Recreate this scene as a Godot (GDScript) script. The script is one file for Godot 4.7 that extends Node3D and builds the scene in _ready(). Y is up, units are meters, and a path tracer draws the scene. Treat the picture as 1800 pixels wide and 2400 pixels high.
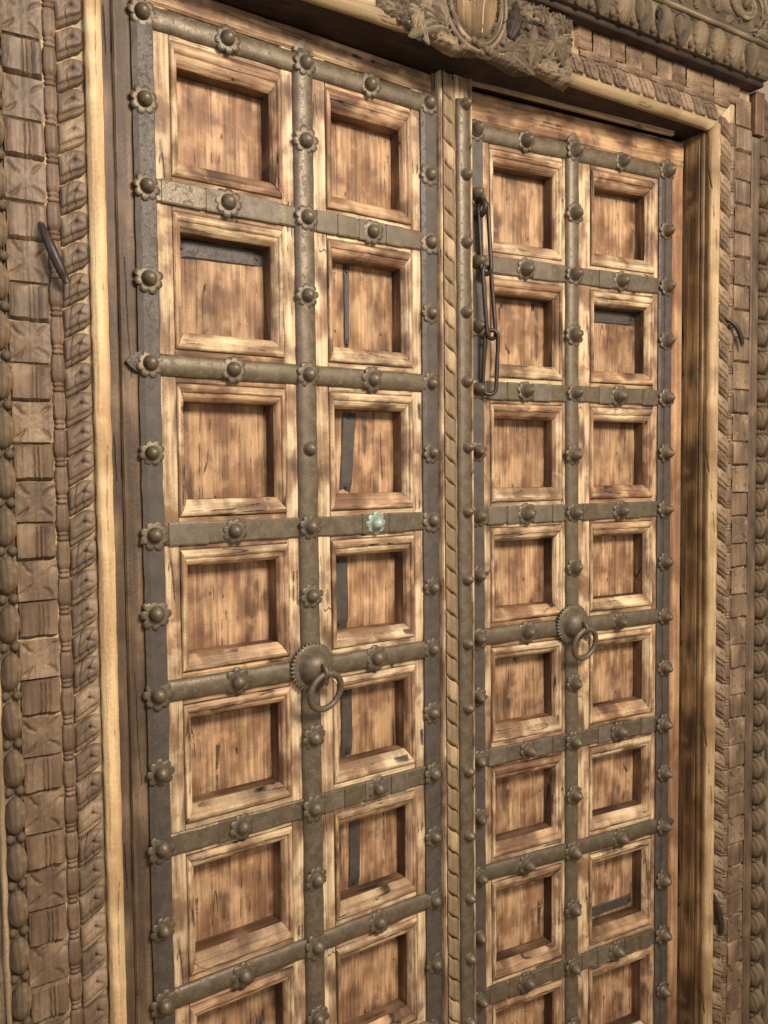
extends Node3D
# An old carved double door: two coffered leaves set a little ajar in a carved frame, seen from close by on its left.

const UVS := 1.35            # texture repeats per metre
const OPEN_L := 0.338        # edges of the door opening
const OPEN_R := 1.885
const OPEN_T := 2.632
var rng := RandomNumberGenerator.new()
var wob := FastNoiseLite.new()
var M := {}
var K := {}                  # shared meshes


func _ready() -> void:
	rng.seed = 11
	wob.seed = 3
	wob.frequency = 1.0
	# --- camera
	var cam := Camera3D.new()
	cam.name = "camera"
	cam.fov = 63.666
	cam.near = 0.05
	cam.far = 60.0
	cam.position = Vector3(0, 1.75, 1.5)
	cam.rotation_order = EULER_ORDER_YXZ
	cam.rotation_degrees = Vector3(-2.7396, -31.6554, -0.5678)
	add_child(cam)
	cam.current = true
	# --- surroundings and lamps: a soft lit interior, a ceiling panel in front of the door, an added cool panel at left
	var we := WorldEnvironment.new()
	we.name = "surroundings"
	var env := Environment.new()
	env.background_mode = Environment.BG_COLOR
	env.background_color = Color(0.80, 0.785, 0.76)
	env.background_energy_multiplier = 0.74
	env.tonemap_mode = Environment.TONE_MAPPER_LINEAR
	env.tonemap_exposure = 1.46
	env.sdfgi_enabled = true
	env.ssao_enabled = true
	env.ssil_enabled = true
	we.environment = env
	add_child(we)
	lamp_panel("ceiling_light", "wide warm ceiling light panel above the door", Vector3(1.15, 3.2, 2.3), Vector2(1.1, 0.6), Vector3(1.05, 0.7, 0.0), 9.3, Color(1.0, 0.97, 0.92))
	lamp_panel("added_cool_light", "tall cool light panel added out of view at the left to tint the jamb", Vector3(-0.95, 2.6, 0.75), Vector2(0.5, 0.9), Vector3(0.2, 2.1, 0.0), 0.45, Color(0.60, 0.77, 1.0))  # added lamp, no window stands here; it tints the left jamb bluish
	make_materials()
	make_shared()
	build_setting()
	build_frame()
	build_pilasters()
	build_cornice()
	build_ornament()
	build_left_leaf()
	build_right_leaf()
	build_chain()


# ------------------------------------------------------------------ helpers
func lamp_panel(called: String, label: String, at: Vector3, size: Vector2, target: Vector3, energy: float, color: Color) -> void:
	var root := Node3D.new()
	root.name = called
	root.set_meta("label", label)
	root.set_meta("category", "light")
	add_child(root)
	root.look_at_from_position(at, target, Vector3.UP if absf((target - at).normalized().y) < 0.95 else Vector3.RIGHT)
	var m := StandardMaterial3D.new()
	m.albedo_color = Color(0.9, 0.9, 0.88)
	m.emission_enabled = true
	m.emission = color
	m.emission_energy_multiplier = 0.8
	var b := BoxMesh.new()
	b.size = Vector3(size.x, size.y, 0.03)
	var g := MeshInstance3D.new()
	g.name = "lamp_diffuser"
	g.mesh = b
	g.material_override = m
	g.position.z = 0.03
	root.add_child(g)
	var l := AreaLight3D.new()
	l.name = "lamp_glow"
	l.area_size = size
	l.light_energy = energy
	l.light_color = color
	l.shadow_enabled = true
	l.set("area_range", 12.0)
	root.add_child(l)


func thing(called: String, label: String, category: String, at := Vector3.ZERO, group := "") -> Node3D:
	var o := Node3D.new()
	o.name = called
	add_child(o, true)
	o.position = at
	o.set_meta("label", label)
	o.set_meta("category", category)
	if group:
		o.set_meta("group", group)
	return o


func st_new(smooth := true) -> SurfaceTool:
	var st := SurfaceTool.new()
	st.begin(Mesh.PRIMITIVE_TRIANGLES)
	st.set_smooth_group(0 if smooth else -1)
	return st


func mesh_of(st: SurfaceTool, mat: Material, onto: ArrayMesh = null) -> ArrayMesh:
	st.generate_normals()
	st.generate_tangents()
	var a := st.commit(onto) if onto else st.commit()
	a.surface_set_material(a.get_surface_count() - 1, mat)
	return a


func put(mesh: Mesh, called: String, parent: Node, at := Vector3.ZERO, rot_z := 0.0) -> MeshInstance3D:
	var o := MeshInstance3D.new()
	o.mesh = mesh
	o.name = called
	parent.add_child(o, true)
	o.position = at
	o.rotation.z = rot_z
	return o


func obj(st: SurfaceTool, mat: Material, called: String, parent: Node, at := Vector3.ZERO) -> MeshInstance3D:
	return put(mesh_of(st, mat), called, parent, at)


func timber() -> Material:
	return M.front if rng.randf() < 0.55 else M.front2


func tint(lo := 0.88, hi := 1.08) -> Color:
	var k := rng.randf_range(lo, hi)
	return Color(k, k * rng.randf_range(0.975, 1.015), k * rng.randf_range(0.95, 1.02))


func off() -> Vector2:
	return Vector2(rng.randf(), rng.randf())


func wb(p: Vector3, scale: float, amp: float, seed_off := 0.0) -> float:
	return wob.get_noise_3d(p.x * scale + seed_off, p.y * scale + seed_off * 1.7, p.z * scale) * amp


# A sheet of quads that faces +z when f(u, v) runs to +x with u and to +y with v. grain 0: along y, 1: along x
func grid(st: SurfaceTool, f: Callable, ni: int, nj: int, grain := 0, o := Vector2.ZERO, c := Color.WHITE, flip := false, crisp := false, shade: Variant = null) -> void:
	var p: Array[PackedVector3Array] = []
	for j in nj + 1:
		var row := PackedVector3Array()
		for i in ni + 1:
			row.append(f.call(float(i) / ni, float(j) / nj))
		p.append(row)
	var order := [[0, 0], [0, 1], [1, 1], [0, 0], [1, 1], [1, 0]]
	if flip:
		order = [[0, 0], [1, 1], [0, 1], [0, 0], [1, 0], [1, 1]]
	for j in nj:
		for i in ni:
			if crisp:   # the sheet's outer ring of quads stands upright and keeps a hard edge
				st.set_smooth_group(1 if i == 0 or i == ni - 1 or j == 0 or j == nj - 1 else 0)
			for k in order:
				var q: Vector3 = p[j + k[1]][i + k[0]]
				st.set_color(c * shade.call(float(i + k[0]) / ni, float(j + k[1]) / nj) if shade != null else c)
				st.set_uv((Vector2(q.x + q.z * 0.6, q.y) if grain == 0 else Vector2(q.y + q.z * 0.6, q.x)) * UVS + o)
				st.add_vertex(q)


# Extrudes prof (x across, y up from the surface) for length along; across x along must equal up.
func sweep(st: SurfaceTool, prof: PackedVector2Array, o: Vector3, along: Vector3, across: Vector3, up: Vector3, length: float, n: int, amp := 0.0, c := Color.WHITE, caps := true, mitre0 := 0.0, mitre1 := 0.0) -> void:
	var uo := off()
	var so := rng.randf() * 50.0
	var cum := PackedFloat32Array([0.0])
	for i in range(1, prof.size()):
		cum.append(cum[i - 1] + prof[i].distance_to(prof[i - 1]))
	var rows: Array[PackedVector3Array] = []
	for j in n + 1:
		var t := float(j) / n
		var row := PackedVector3Array()
		for i in prof.size():
			var d := lerpf(mitre0 * prof[i].x, length + mitre1 * prof[i].x, t)
			var wa := wob.get_noise_2d(d * 14.0 + so, 0.0) * amp
			var wu := wob.get_noise_2d(d * 19.0 + so + 31.0, i * 0.15) * amp * 0.8
			row.append(o + along * d + across * (prof[i].x + wa) + up * (prof[i].y + wu))
		rows.append(row)
	for j in n:
		for i in prof.size() - 1:
			for k in [[0, 0], [0, 1], [1, 1], [0, 0], [1, 1], [1, 0]]:
				st.set_color(c)
				st.set_uv(Vector2(cum[i + k[0]], length * (j + k[1]) / n) * UVS + uo)
				st.add_vertex(rows[j + k[1]][i + k[0]])
	if caps:
		for e in 2:
			var row: PackedVector3Array = rows[n if e else 0]
			var mid := Vector3.ZERO
			for q in row:
				mid += q / row.size()
			for i in row.size():
				var a := row[i]
				var b := row[(i + 1) % row.size()]
				for q in ([mid, b, a] if e == 0 else [mid, a, b]):
					st.set_color(c)
					st.set_uv(Vector2((q - o).dot(across), (q - o).dot(up)) * UVS + uo)
					st.add_vertex(q)


func box_prof(x0: float, x1: float, z0: float, z1: float, ch := 0.002) -> PackedVector2Array:
	return PackedVector2Array([Vector2(x0, z0), Vector2(x0, z1 - ch), Vector2(x0 + ch, z1), Vector2(x1 - ch, z1), Vector2(x1, z1 - ch), Vector2(x1, z0), Vector2(x0, z0)])


func round_prof(w: float, h: float, n := 10, z0 := 0.0) -> PackedVector2Array:
	var a := PackedVector2Array([Vector2(-w / 2, z0 - 0.004)])
	for i in n + 1:
		var t := PI * (1.0 - float(i) / n)
		a.append(Vector2(cos(t) * w / 2, z0 + sin(t) * h))
	a.append(Vector2(w / 2, z0 - 0.004))
	return a


func board_y(called: String, parent: Node, mat: Material, x0: float, x1: float, y0: float, y1: float, z0: float, z1: float, amp := 0.0008, ch := 0.0025, c := Color.WHITE) -> MeshInstance3D:
	var st := st_new(false)
	sweep(st, box_prof(x0, x1, z0, z1, ch), Vector3(0, y0, 0), Vector3.UP, Vector3.RIGHT, Vector3.BACK, y1 - y0, maxi(1, int((y1 - y0) / 0.06)), amp, c)
	return obj(st, mat, called, parent)


func board_x(called: String, parent: Node, mat: Material, x0: float, x1: float, y0: float, y1: float, z0: float, z1: float, amp := 0.0008, ch := 0.0025, c := Color.WHITE) -> MeshInstance3D:
	var st := st_new(false)
	sweep(st, box_prof(-y1, -y0, z0, z1, ch), Vector3(x0, 0, 0), Vector3.RIGHT, Vector3.DOWN, Vector3.BACK, x1 - x0, maxi(1, int((x1 - x0) / 0.05)), amp, c)
	return obj(st, mat, called, parent)


# Turns (radius, height) pairs about the z axis.
func lathe(st: SurfaceTool, prof: PackedVector2Array, n: int, at := Vector3.ZERO, c := Color.WHITE, squash := Vector2.ONE) -> void:
	var uo := off()
	for j in prof.size() - 1:
		for i in n:
			for k in [[0, 0], [1, 0], [1, 1], [0, 0], [1, 1], [0, 1]]:
				var a: float = TAU * ((i + k[1]) % n) / n
				var q := prof[j + k[0]]
				st.set_color(c)
				st.set_uv(Vector2(q.x * cos(a) * squash.x, q.x * sin(a) * squash.y) * UVS * 2.0 + uo)
				st.add_vertex(at + Vector3(q.x * cos(a) * squash.x, q.x * sin(a) * squash.y, q.y))


func tube(st: SurfaceTool, pts: PackedVector3Array, r: Callable, n: int, closed := false, c := Color.WHITE) -> void:
	var uo := off()
	var m := pts.size()
	var rings: Array[PackedVector3Array] = []
	var last := Vector3(0.31, 0.17, 0.93).normalized()
	for j in m:
		var a := pts[(j - 1 + m) % m] if closed or j > 0 else pts[0]
		var b := pts[(j + 1) % m] if closed or j < m - 1 else pts[m - 1]
		var t := (b - a).normalized()
		var s := (last - t * last.dot(t)).normalized()
		last = s
		var w := t.cross(s)
		var ring := PackedVector3Array()
		var rad: float = r.call(float(j) / maxf(1, m - 1))
		for i in n:
			var g := TAU * i / n
			ring.append(pts[j] + (s * cos(g) + w * sin(g)) * rad)
		rings.append(ring)
	for j in (m if closed else m - 1):
		for i in n:
			for k in [[0, 0], [0, 1], [1, 1], [0, 0], [1, 1], [1, 0]]:
				st.set_color(c)
				st.set_uv(Vector2(0.05 * (i + k[0]) / n, 0.012 * (j + k[1])) * UVS * 2.0 + uo)
				st.add_vertex(rings[(j + k[1]) % m][(i + k[0]) % n])
	if not closed:
		for e in 2:
			var ring: PackedVector3Array = rings[m - 1 if e else 0]
			for i in n:
				for q in ([pts[0], ring[(i + 1) % n], ring[i]] if e == 0 else [pts[m - 1], ring[i], ring[(i + 1) % n]]):
					st.set_color(c)
					st.set_uv(uo)
					st.add_vertex(q)


# ------------------------------------------------------------------ materials
func noise_bytes(s: int, w: int, h: int, freq: float, stretch: int, oct := 4, kind := FastNoiseLite.TYPE_SIMPLEX_SMOOTH) -> PackedByteArray:
	var n := FastNoiseLite.new()
	n.seed = s
	n.noise_type = kind
	n.frequency = freq
	n.fractal_octaves = oct
	var im := n.get_seamless_image(w, maxi(8, h / stretch), false, false, 0.15)
	im.convert(Image.FORMAT_L8)
	if stretch > 1:
		im.resize(w, h, Image.INTERPOLATE_CUBIC)
	return im.get_data()


func wood(called: String, s: int, dark: Color, mid: Color, light: Color, wear: float, stain: float, rough: float, grainy := 1.0, bump := 2.2, size := 1024) -> StandardMaterial3D:
	var w := size
	var h := size
	var g1 := noise_bytes(s, w, h, 0.07, 16, 4)
	var g2 := noise_bytes(s + 1, w, h, 0.022, 24, 3)
	var p1 := noise_bytes(s + 2, w, h, 0.0095, 2, 3)
	var p2 := noise_bytes(s + 3, w, h, 0.010, 3, 3)
	var sp := noise_bytes(s + 4, w, h, 0.16, 1, 3)
	var fi := noise_bytes(s + 5, w, h, 0.23, 40, 3)
	var sm := noise_bytes(s + 6, w, h, 0.0095, 1, 6)
	var ck := noise_bytes(s + 7, w, h, 0.016, 20, 2)
	var fb := noise_bytes(s + 8, w, h, 0.085, 36, 3)
	var rgb := PackedByteArray()
	rgb.resize(w * h * 3)
	var hm := PackedByteArray()
	hm.resize(w * h)
	var ld := Vector3(dark.r, dark.g, dark.b)
	var lm := Vector3(mid.r, mid.g, mid.b)
	var ll := Vector3(light.r, light.g, light.b)
	for i in w * h:
		var a := g1[i] / 255.0 - 0.5
		var b := g2[i] / 255.0 - 0.5
		var q := sp[i] / 255.0 - 0.5
		var e := fi[i] / 255.0 - 0.5
		var t := smoothstep(0.22, 0.78, wear + (p1[i] / 255.0 - 0.5) * 0.88 + a * 0.16 + b * 0.14 + q * 0.14 + e * 0.12)
		var d := smoothstep(0.54, 0.92, p2[i] / 255.0 + b * 0.45 + a * 0.22 + q * 0.14 + stain - 0.5)
		var g := sm[i] / 255.0 + q * 0.20 + e * 0.12
		var k := fb[i] / 255.0 - 0.5
		# long hairline splits here and there along the grain, and open pores
		var split := (1.0 - smoothstep(0.004, 0.020, absf(ck[i] / 255.0 - 0.5 + k * 0.03))) * smoothstep(0.46, 0.62, sm[i] / 255.0 + a * 0.2)
		var line := maxf(split * 1.5, 0.5 * smoothstep(0.29, 0.42, e))
		var c := lm.lerp(ll, t).lerp(ld, d * 0.76)
		c = c.lerp(ld, smoothstep(0.56, 0.96, g) * 0.46).lerp(ll * 1.06, smoothstep(0.40, 0.12, g) * 0.60)   # smudges and scuffs
		c *= 1.0 + grainy * (a * 0.16 + b * 0.14 + q * 0.12 + e * 0.14 + k * 0.27) - line * 0.36 * grainy
		rgb[i * 3] = clampi(int(c.x * 255.0), 0, 255)
		rgb[i * 3 + 1] = clampi(int(c.y * 255.0), 0, 255)
		rgb[i * 3 + 2] = clampi(int(c.z * 255.0), 0, 255)
		hm[i] = clampi(int(150.0 + a * 60.0 + k * 90.0 + e * 40.0 + q * 30.0 + b * 40.0 - line * 80.0), 0, 255)
	var m := StandardMaterial3D.new()
	m.resource_name = called
	m.albedo_texture = ImageTexture.create_from_image(Image.create_from_data(w, h, false, Image.FORMAT_RGB8, rgb))
	var hi := Image.create_from_data(w, h, false, Image.FORMAT_L8, hm)
	hi.bump_map_to_normal_map(bump)
	m.normal_enabled = true
	m.normal_texture = ImageTexture.create_from_image(hi)
	m.normal_scale = 1.0
	m.roughness = rough
	m.metallic_specular = 0.35
	m.vertex_color_use_as_albedo = true
	return m


func metal(called: String, s: int, a: Color, b: Color, spot: Color, metallic: float, rough: float, size := 512) -> StandardMaterial3D:
	var p := noise_bytes(s, size, size, 0.018, 1, 5)
	var q := noise_bytes(s + 1, size, size, 0.12, 1, 3)
	var r := noise_bytes(s + 2, size, size, 0.035, 1, 4)
	var rgb := PackedByteArray()
	rgb.resize(size * size * 3)
	var ro := PackedByteArray()
	ro.resize(size * size)
	var va := Vector3(a.r, a.g, a.b)
	var vb := Vector3(b.r, b.g, b.b)
	var vs := Vector3(spot.r, spot.g, spot.b)
	for i in size * size:
		var f := q[i] / 255.0 - 0.5
		var c := va.lerp(vb, smoothstep(0.20, 0.80, p[i] / 255.0 + f * 0.2))
		var k := smoothstep(0.60, 0.75, r[i] / 255.0 + f * 0.25)
		c = c.lerp(vs, k * 0.45) * (1.0 + f * 0.08)
		rgb[i * 3] = clampi(int(c.x * 255.0), 0, 255)
		rgb[i * 3 + 1] = clampi(int(c.y * 255.0), 0, 255)
		rgb[i * 3 + 2] = clampi(int(c.z * 255.0), 0, 255)
		ro[i] = clampi(int((rough + k * 0.2 + f * 0.25) * 255.0), 20, 255)
	var m := StandardMaterial3D.new()
	m.resource_name = called
	m.albedo_texture = ImageTexture.create_from_image(Image.create_from_data(size, size, false, Image.FORMAT_RGB8, rgb))
	m.roughness = 1.0
	m.roughness_texture = ImageTexture.create_from_image(Image.create_from_data(size, size, false, Image.FORMAT_L8, ro))
	var hi := Image.create_from_data(size, size, false, Image.FORMAT_L8, q)
	hi.bump_map_to_normal_map(0.12)
	m.normal_enabled = true
	m.normal_texture = ImageTexture.create_from_image(hi)
	m.metallic = metallic
	m.uv1_scale = Vector3(2, 2, 2)
	m.vertex_color_use_as_albedo = true
	return m


func make_materials() -> void:
	M.front = wood("sanded door timber", 21, Color(0.265, 0.19, 0.14), Color(0.52, 0.402, 0.302), Color(0.785, 0.675, 0.53), 0.50, 0.41, 0.62, 1.0, 3.0)
	M.front2 = wood("browner door timber", 321, Color(0.26, 0.18, 0.13), Color(0.475, 0.346, 0.25), Color(0.72, 0.585, 0.445), 0.46, 0.44, 0.60, 1.0, 3.0)
	M.panel = wood("panel timber", 41, Color(0.265, 0.18, 0.13), Color(0.50, 0.362, 0.258), Color(0.69, 0.545, 0.405), 0.50, 0.41, 0.60, 1.0, 3.0)
	M.inner = wood("dark coffer wall timber", 61, Color(0.19, 0.13, 0.095), Color(0.33, 0.235, 0.165), Color(0.52, 0.395, 0.28), 0.38, 0.42, 0.6, 1.0, 2.0, 512)  # for the recess walls, darker than the faces
	M.soffit = wood("dark timber toned for soffit shade", 71, Color(0.11, 0.08, 0.06), Color(0.175, 0.12, 0.09), Color(0.29, 0.21, 0.155), 0.22, 0.40, 0.6, 1.0, 2.0, 512)  # the shade under the lintel is put into this colour
	M.lining = wood("golden brown lining", 81, Color(0.20, 0.135, 0.085), Color(0.37, 0.27, 0.17), Color(0.53, 0.41, 0.27), 0.42, 0.38, 0.5, 1.1, 2.0, 512)
	M.straw = wood("worn straw coloured bead", 91, Color(0.48, 0.37, 0.255), Color(0.685, 0.56, 0.405), Color(0.81, 0.70, 0.535), 0.52, 0.12, 0.6, 0.6, 2.4, 512)
	M.carved = wood("brown carved timber", 101, Color(0.225, 0.175, 0.135), Color(0.385, 0.305, 0.235), Color(0.56, 0.465, 0.365), 0.46, 0.34, 0.5, 0.55, 2.2, 512)
	M.ground = wood("pale dusty ground of the carving", 111, Color(0.36, 0.29, 0.215), Color(0.54, 0.445, 0.33), Color(0.68, 0.58, 0.445), 0.48, 0.30, 0.8, 0.9, 2.6, 512)
	M.stile = wood("dark brown plank", 121, Color(0.20, 0.152, 0.115), Color(0.325, 0.255, 0.195), Color(0.455, 0.365, 0.28), 0.42, 0.36, 0.55, 1.0, 2.2, 512)
	M.dusty = wood("dusty grey brown timber", 131, Color(0.195, 0.155, 0.115), Color(0.345, 0.285, 0.215), Color(0.52, 0.445, 0.35), 0.38, 0.38, 0.75, 0.9, 2.8, 512)
	M.red = wood("reddish edge board", 141, Color(0.33, 0.21, 0.14), Color(0.55, 0.40, 0.285), Color(0.68, 0.53, 0.39), 0.5, 0.28, 0.55, 1.1, 2.0, 512)
	M.iron = metal("dark iron strap", 201, Color(0.275, 0.237, 0.203), Color(0.312, 0.270, 0.232), Color(0.36, 0.305, 0.255), 0.25, 0.60)
	M.brass = metal("tarnished brass", 211, Color(0.355, 0.30, 0.232), Color(0.405, 0.347, 0.272), Color(0.46, 0.40, 0.322), 0.40, 0.50)
	M.plate = metal("dull patched sheet", 221, Color(0.365, 0.317, 0.252), Color(0.42, 0.367, 0.298), Color(0.48, 0.427, 0.352), 0.3, 0.58)
	M.verdigris = metal("blue green brass", 231, Color(0.44, 0.47, 0.41), Color(0.60, 0.635, 0.57), Color(0.76, 0.77, 0.71), 0.2, 0.50)
	M.black = metal("black wrought iron", 241, Color(0.175, 0.135, 0.105), Color(0.23, 0.175, 0.135), Color(0.30, 0.22, 0.16), 0.40, 0.45)
	var w := StandardMaterial3D.new()
	w.albedo_color = Color(0.60, 0.53, 0.44)
	w.roughness = 0.9
	M.wall = w


# ------------------------------------------------------------------ shared pieces
func make_shared() -> void:
	K.rosette = []
	for s in 6:
		K.rosette.append(rosette_mesh(M.brass, s))
	K.rosette_green = rosette_mesh(M.verdigris, 1)
	var dome := func(mat: Material, r: float, h: float, tip: float) -> ArrayMesh:
		var pr := PackedVector2Array([Vector2(r * 1.12, -0.001), Vector2(r * 1.12, 0.0015), Vector2(r, 0.0025)])
		for i in range(1, 7):
			var t := i / 6.0
			pr.append(Vector2(r * lerpf(cos(t * PI / 2), 1.0 - t, tip) + (0.0012 if i < 6 else 0.0), 0.0025 + h * lerpf(sin(t * PI / 2), t, tip)))
		pr[pr.size() - 1].x = 0.0
		var st := st_new()
		lathe(st, pr, 16)
		return mesh_of(st, mat)
	K.dome = dome.call(M.brass, 0.0128, 0.0140, 0.28)
	K.dome_green = dome.call(M.verdigris, 0.0140, 0.0165, 0.15)
	K.cone = dome.call(M.brass, 0.0150, 0.0235, 0.55)
	K.stud = dome.call(M.brass, 0.0125, 0.0175, 0.45)
	# pieces of the carved bands, as they stand on the left jamb (opening on +x, band along y)
	K.rope = [rope_leaf(1.0, 0), rope_leaf(1.0, 1), rope_leaf(1.0, 2), rope_leaf(1.0, 5), rope_leaf(1.0, 6)]
	K.rope_r = [rope_leaf(-1.0, 3), rope_leaf(-1.0, 4)]
	K.block = [weave_block(0), weave_block(1), weave_block(2), weave_block(3), weave_block(4)]
	K.petal = [petal_block(0), petal_block(1), petal_block(2), petal_block(3)]
	K.spindle = [spindle(0), spindle(1)]
	K.strand = [cable_strand(0), cable_strand(1), cable_strand(2)]
	K.ball = ball_mesh(0.034, 0.034, 0.030, 5)
	K.drop = ball_mesh(0.0165, 0.030, 0.020, 9)
	K.egg = [egg_mesh(), egg_mesh(), egg_mesh(), egg_mesh()]
	K.bead = ball_mesh(0.008, 0.008, 0.008, 2)


func rosette_mesh(mat: Material, s: int) -> ArrayMesh:
	var st := st_new()
	var n := 64
	var big := 0.0265
	var ph := s * 1.3
	var shade := Color.WHITE * (0.86 + 0.07 * s)
	shade.a = 1.0
	for ring in 4:
		for i in n:
			for k in [[0, 0], [1, 0], [1, 1], [0, 0], [1, 1], [0, 1]]:
				var a: float = TAU * ((i + k[1]) % n) / n
				var f: float = (4 - ring - k[0]) / 4.0      # 1 at the rim, 0 in the middle
				var lobe: float = pow(absf(cos(a * 4.0)), 0.55)
				var r: float = big * f * lerpf(1.0, 0.75 + (0.25 - 0.035 * (s % 3) * cos(a * 0.5 + ph)) * lobe + 0.035 * sin(a * 3.0 + ph), f)
				var z: float = 0.0042 - 0.0032 * f - 0.0004 * lobe * sin(f * PI) - (0.0006 * sin(a + ph) * f)
				st.set_color(shade)
				st.set_uv(Vector2(cos(a), sin(a)) * r * 3.0 + Vector2(s * 0.31, 0.2))
				st.add_vertex(Vector3(cos(a) * r, sin(a) * r, z))
	for i in n:   # the rim's own thickness
		for k in [[0, 0], [1, 0], [1, 1], [0, 0], [1, 1], [0, 1]]:
			var a: float = TAU * ((i + k[1]) % n) / n
			var r: float = big * (0.75 + (0.25 - 0.035 * (s % 3) * cos(a * 0.5 + ph)) * pow(absf(cos(a * 4.0)), 0.55) + 0.035 * sin(a * 3.0 + ph))
			st.set_color(shade)
			st.set_uv(Vector2(cos(a), sin(a)) * r * 3.0)
			st.add_vertex(Vector3(cos(a) * r, sin(a) * r, (-0.0022 if k[0] == 0 else 0.001 - 0.0006 * sin(a + ph))))
	return mesh_of(st, mat)


func rope_leaf(side: float, s: int) -> ArrayMesh:
	var st := st_new()
	var o := off()
	var c := Color(0.93, 0.93, 0.93).lerp(Color(1.06, 1.03, 1.0), rng.randf())
	var f := func(u: float, v: float) -> Vector3:
		var a := u * 2.0 - 1.0
		var p := 0.0485
		var top := p * lerpf(0.03, 0.35, smoothstep(-1.2, 0.35, a))
		var bot := p * lerpf(-0.93, -0.50, smoothstep(-1.3, 1.0, a))
		if a > 0.45:
			var k := (a - 0.45) / 0.55
			bot += 0.20 * p * k * k
			top -= 0.09 * p * k * k * k * k
		var y := lerpf(bot, top, v) + wob.get_noise_2d(a * 2.0 + s * 9.0, v * 2.0) * 0.0012
		var edge := pow(1.0 - pow(absf(2.0 * v - 1.0), 5.0), 0.55) * pow(maxf(0.0, 1.0 - pow(absf(a), 8.0)), 0.5)
		var z := 0.0115 * edge * (0.75 + 0.25 * sin(v * PI))
		z -= 0.0065 * exp(-pow((v - 0.22) / 0.050, 2.0)) * edge          # the lip along its lower side
		# the three cuts of the bird-foot notch
		var q := Vector2(a * 0.0205 - 0.002, y + 0.002)
		for arm in [Vector2(-0.013, -0.0115), Vector2(0.009, -0.003), Vector2(-0.0005, 0.0095)]:
			var t := clampf(q.dot(arm) / arm.length_squared(), 0.0, 1.0)
			var d := q.distance_to(arm * t)
			z -= 0.0034 * exp(-pow(d / (0.0019 * (1.15 - 0.65 * t)), 2.0)) * edge
		return Vector3(a * 0.0222 * side, y, z + 0.0005)
	grid(st, f, 24, 26, 0, o, c, side < 0.0)
	return mesh_of(st, M.carved)


func weave_block(s: int) -> ArrayMesh:
	var st := st_new()
	var o := off()
	var c := Color(0.92, 0.89, 0.87).lerp(Color(1.10, 1.04, 1.0), rng.randf())
	var f := func(u: float, v: float) -> Vector3:
		var x := (u - 0.5) * 0.0605 + wob.get_noise_2d(v * 2.5 + s * 7.0, u * 1.2) * 0.0020
		var y := (v - 0.5) * 0.0625 + wob.get_noise_2d(u * 2.5 + s * 5.0, v * 1.2 + 40.0) * 0.0022
		var z := 0.0
		if u < 0.50:
			z = 0.0125 + 0.0035 * sin(PI * u / 0.50)
		elif u < 0.70:
			z = 0.0130 + 0.0022 * absf(sin(PI * (u - 0.50) / 0.10))
		else:
			z = 0.0120 + 0.0040 * sin(PI * (u - 0.70) / 0.30)
		for g in [0.50, 0.60, 0.70]:
			z -= 0.0065 * exp(-pow((u - g) / 0.016, 2.0))
		z += wob.get_noise_2d(x * 90.0 + s * 20.0, y * 60.0) * 0.0012 + wob.get_noise_2d(x * 300.0 + s * 20.0, y * 40.0) * 0.0007
		var e := minf(minf(u, 1.0 - u), minf(v, 1.0 - v))
		if e < 0.001:
			z = -0.001
		elif e < 0.06:
			z -= 0.0022
		return Vector3(x, y, z)
	# columns and rows crowd at the edges so that the sides stand upright
	var g := func(u: float, v: float) -> Vector3:
		var k := func(t: float) -> float:
			return t if t <= 0.0 or t >= 1.0 else 0.006 + t * 0.988
		return f.call(k.call(u), k.call(v))
	grid(st, g, 42, 10, 0, o, c, false, true)
	return mesh_of(st, M.carved)


func petal_block(s: int) -> ArrayMesh:
	var st := st_new()
	var o := off()
	var f := func(u: float, v: float) -> Vector3:
		var x := (u - 0.5) * 0.0605
		var y := (v - 0.5) * 0.0625
		var z := 0.0095 + 0.0025 * (1.0 - pow(absf(u - 0.5) * 2.0, 2.0))
		for k in 4:
			var a := PI / 4 + k * PI / 2 + (s - 1) * 0.07
			var d := Vector2(cos(a), sin(a))
			var q := Vector2(x, y)
			var along := q.dot(d)
			var across := q.dot(Vector2(-d.y, d.x)) + 0.010 * pow((along - 0.023) / 0.014, 2.0) * 0.35
			var t := (along - 0.0245) / 0.0125
			if absf(t) < 1.0:
				var wdt := 0.0048 * sqrt(1.0 - t * t) * (0.75 + 0.35 * t)
				z -= 0.0074 * smoothstep(wdt, wdt * 0.35, absf(across))
		z += wob.get_noise_2d(x * 80.0 + s * 33.0, y * 80.0) * 0.0013
		z -= 0.0035 * exp(-pow((u - 0.46) / 0.03, 2.0)) * smoothstep(0.05, 0.3, absf(v - 0.5)) * 0.6
		return Vector3(x, y, z)
	grid(st, f, 26, 26, 0, o, Color(0.97, 0.95, 0.92))
	return mesh_of(st, M.carved)


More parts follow.
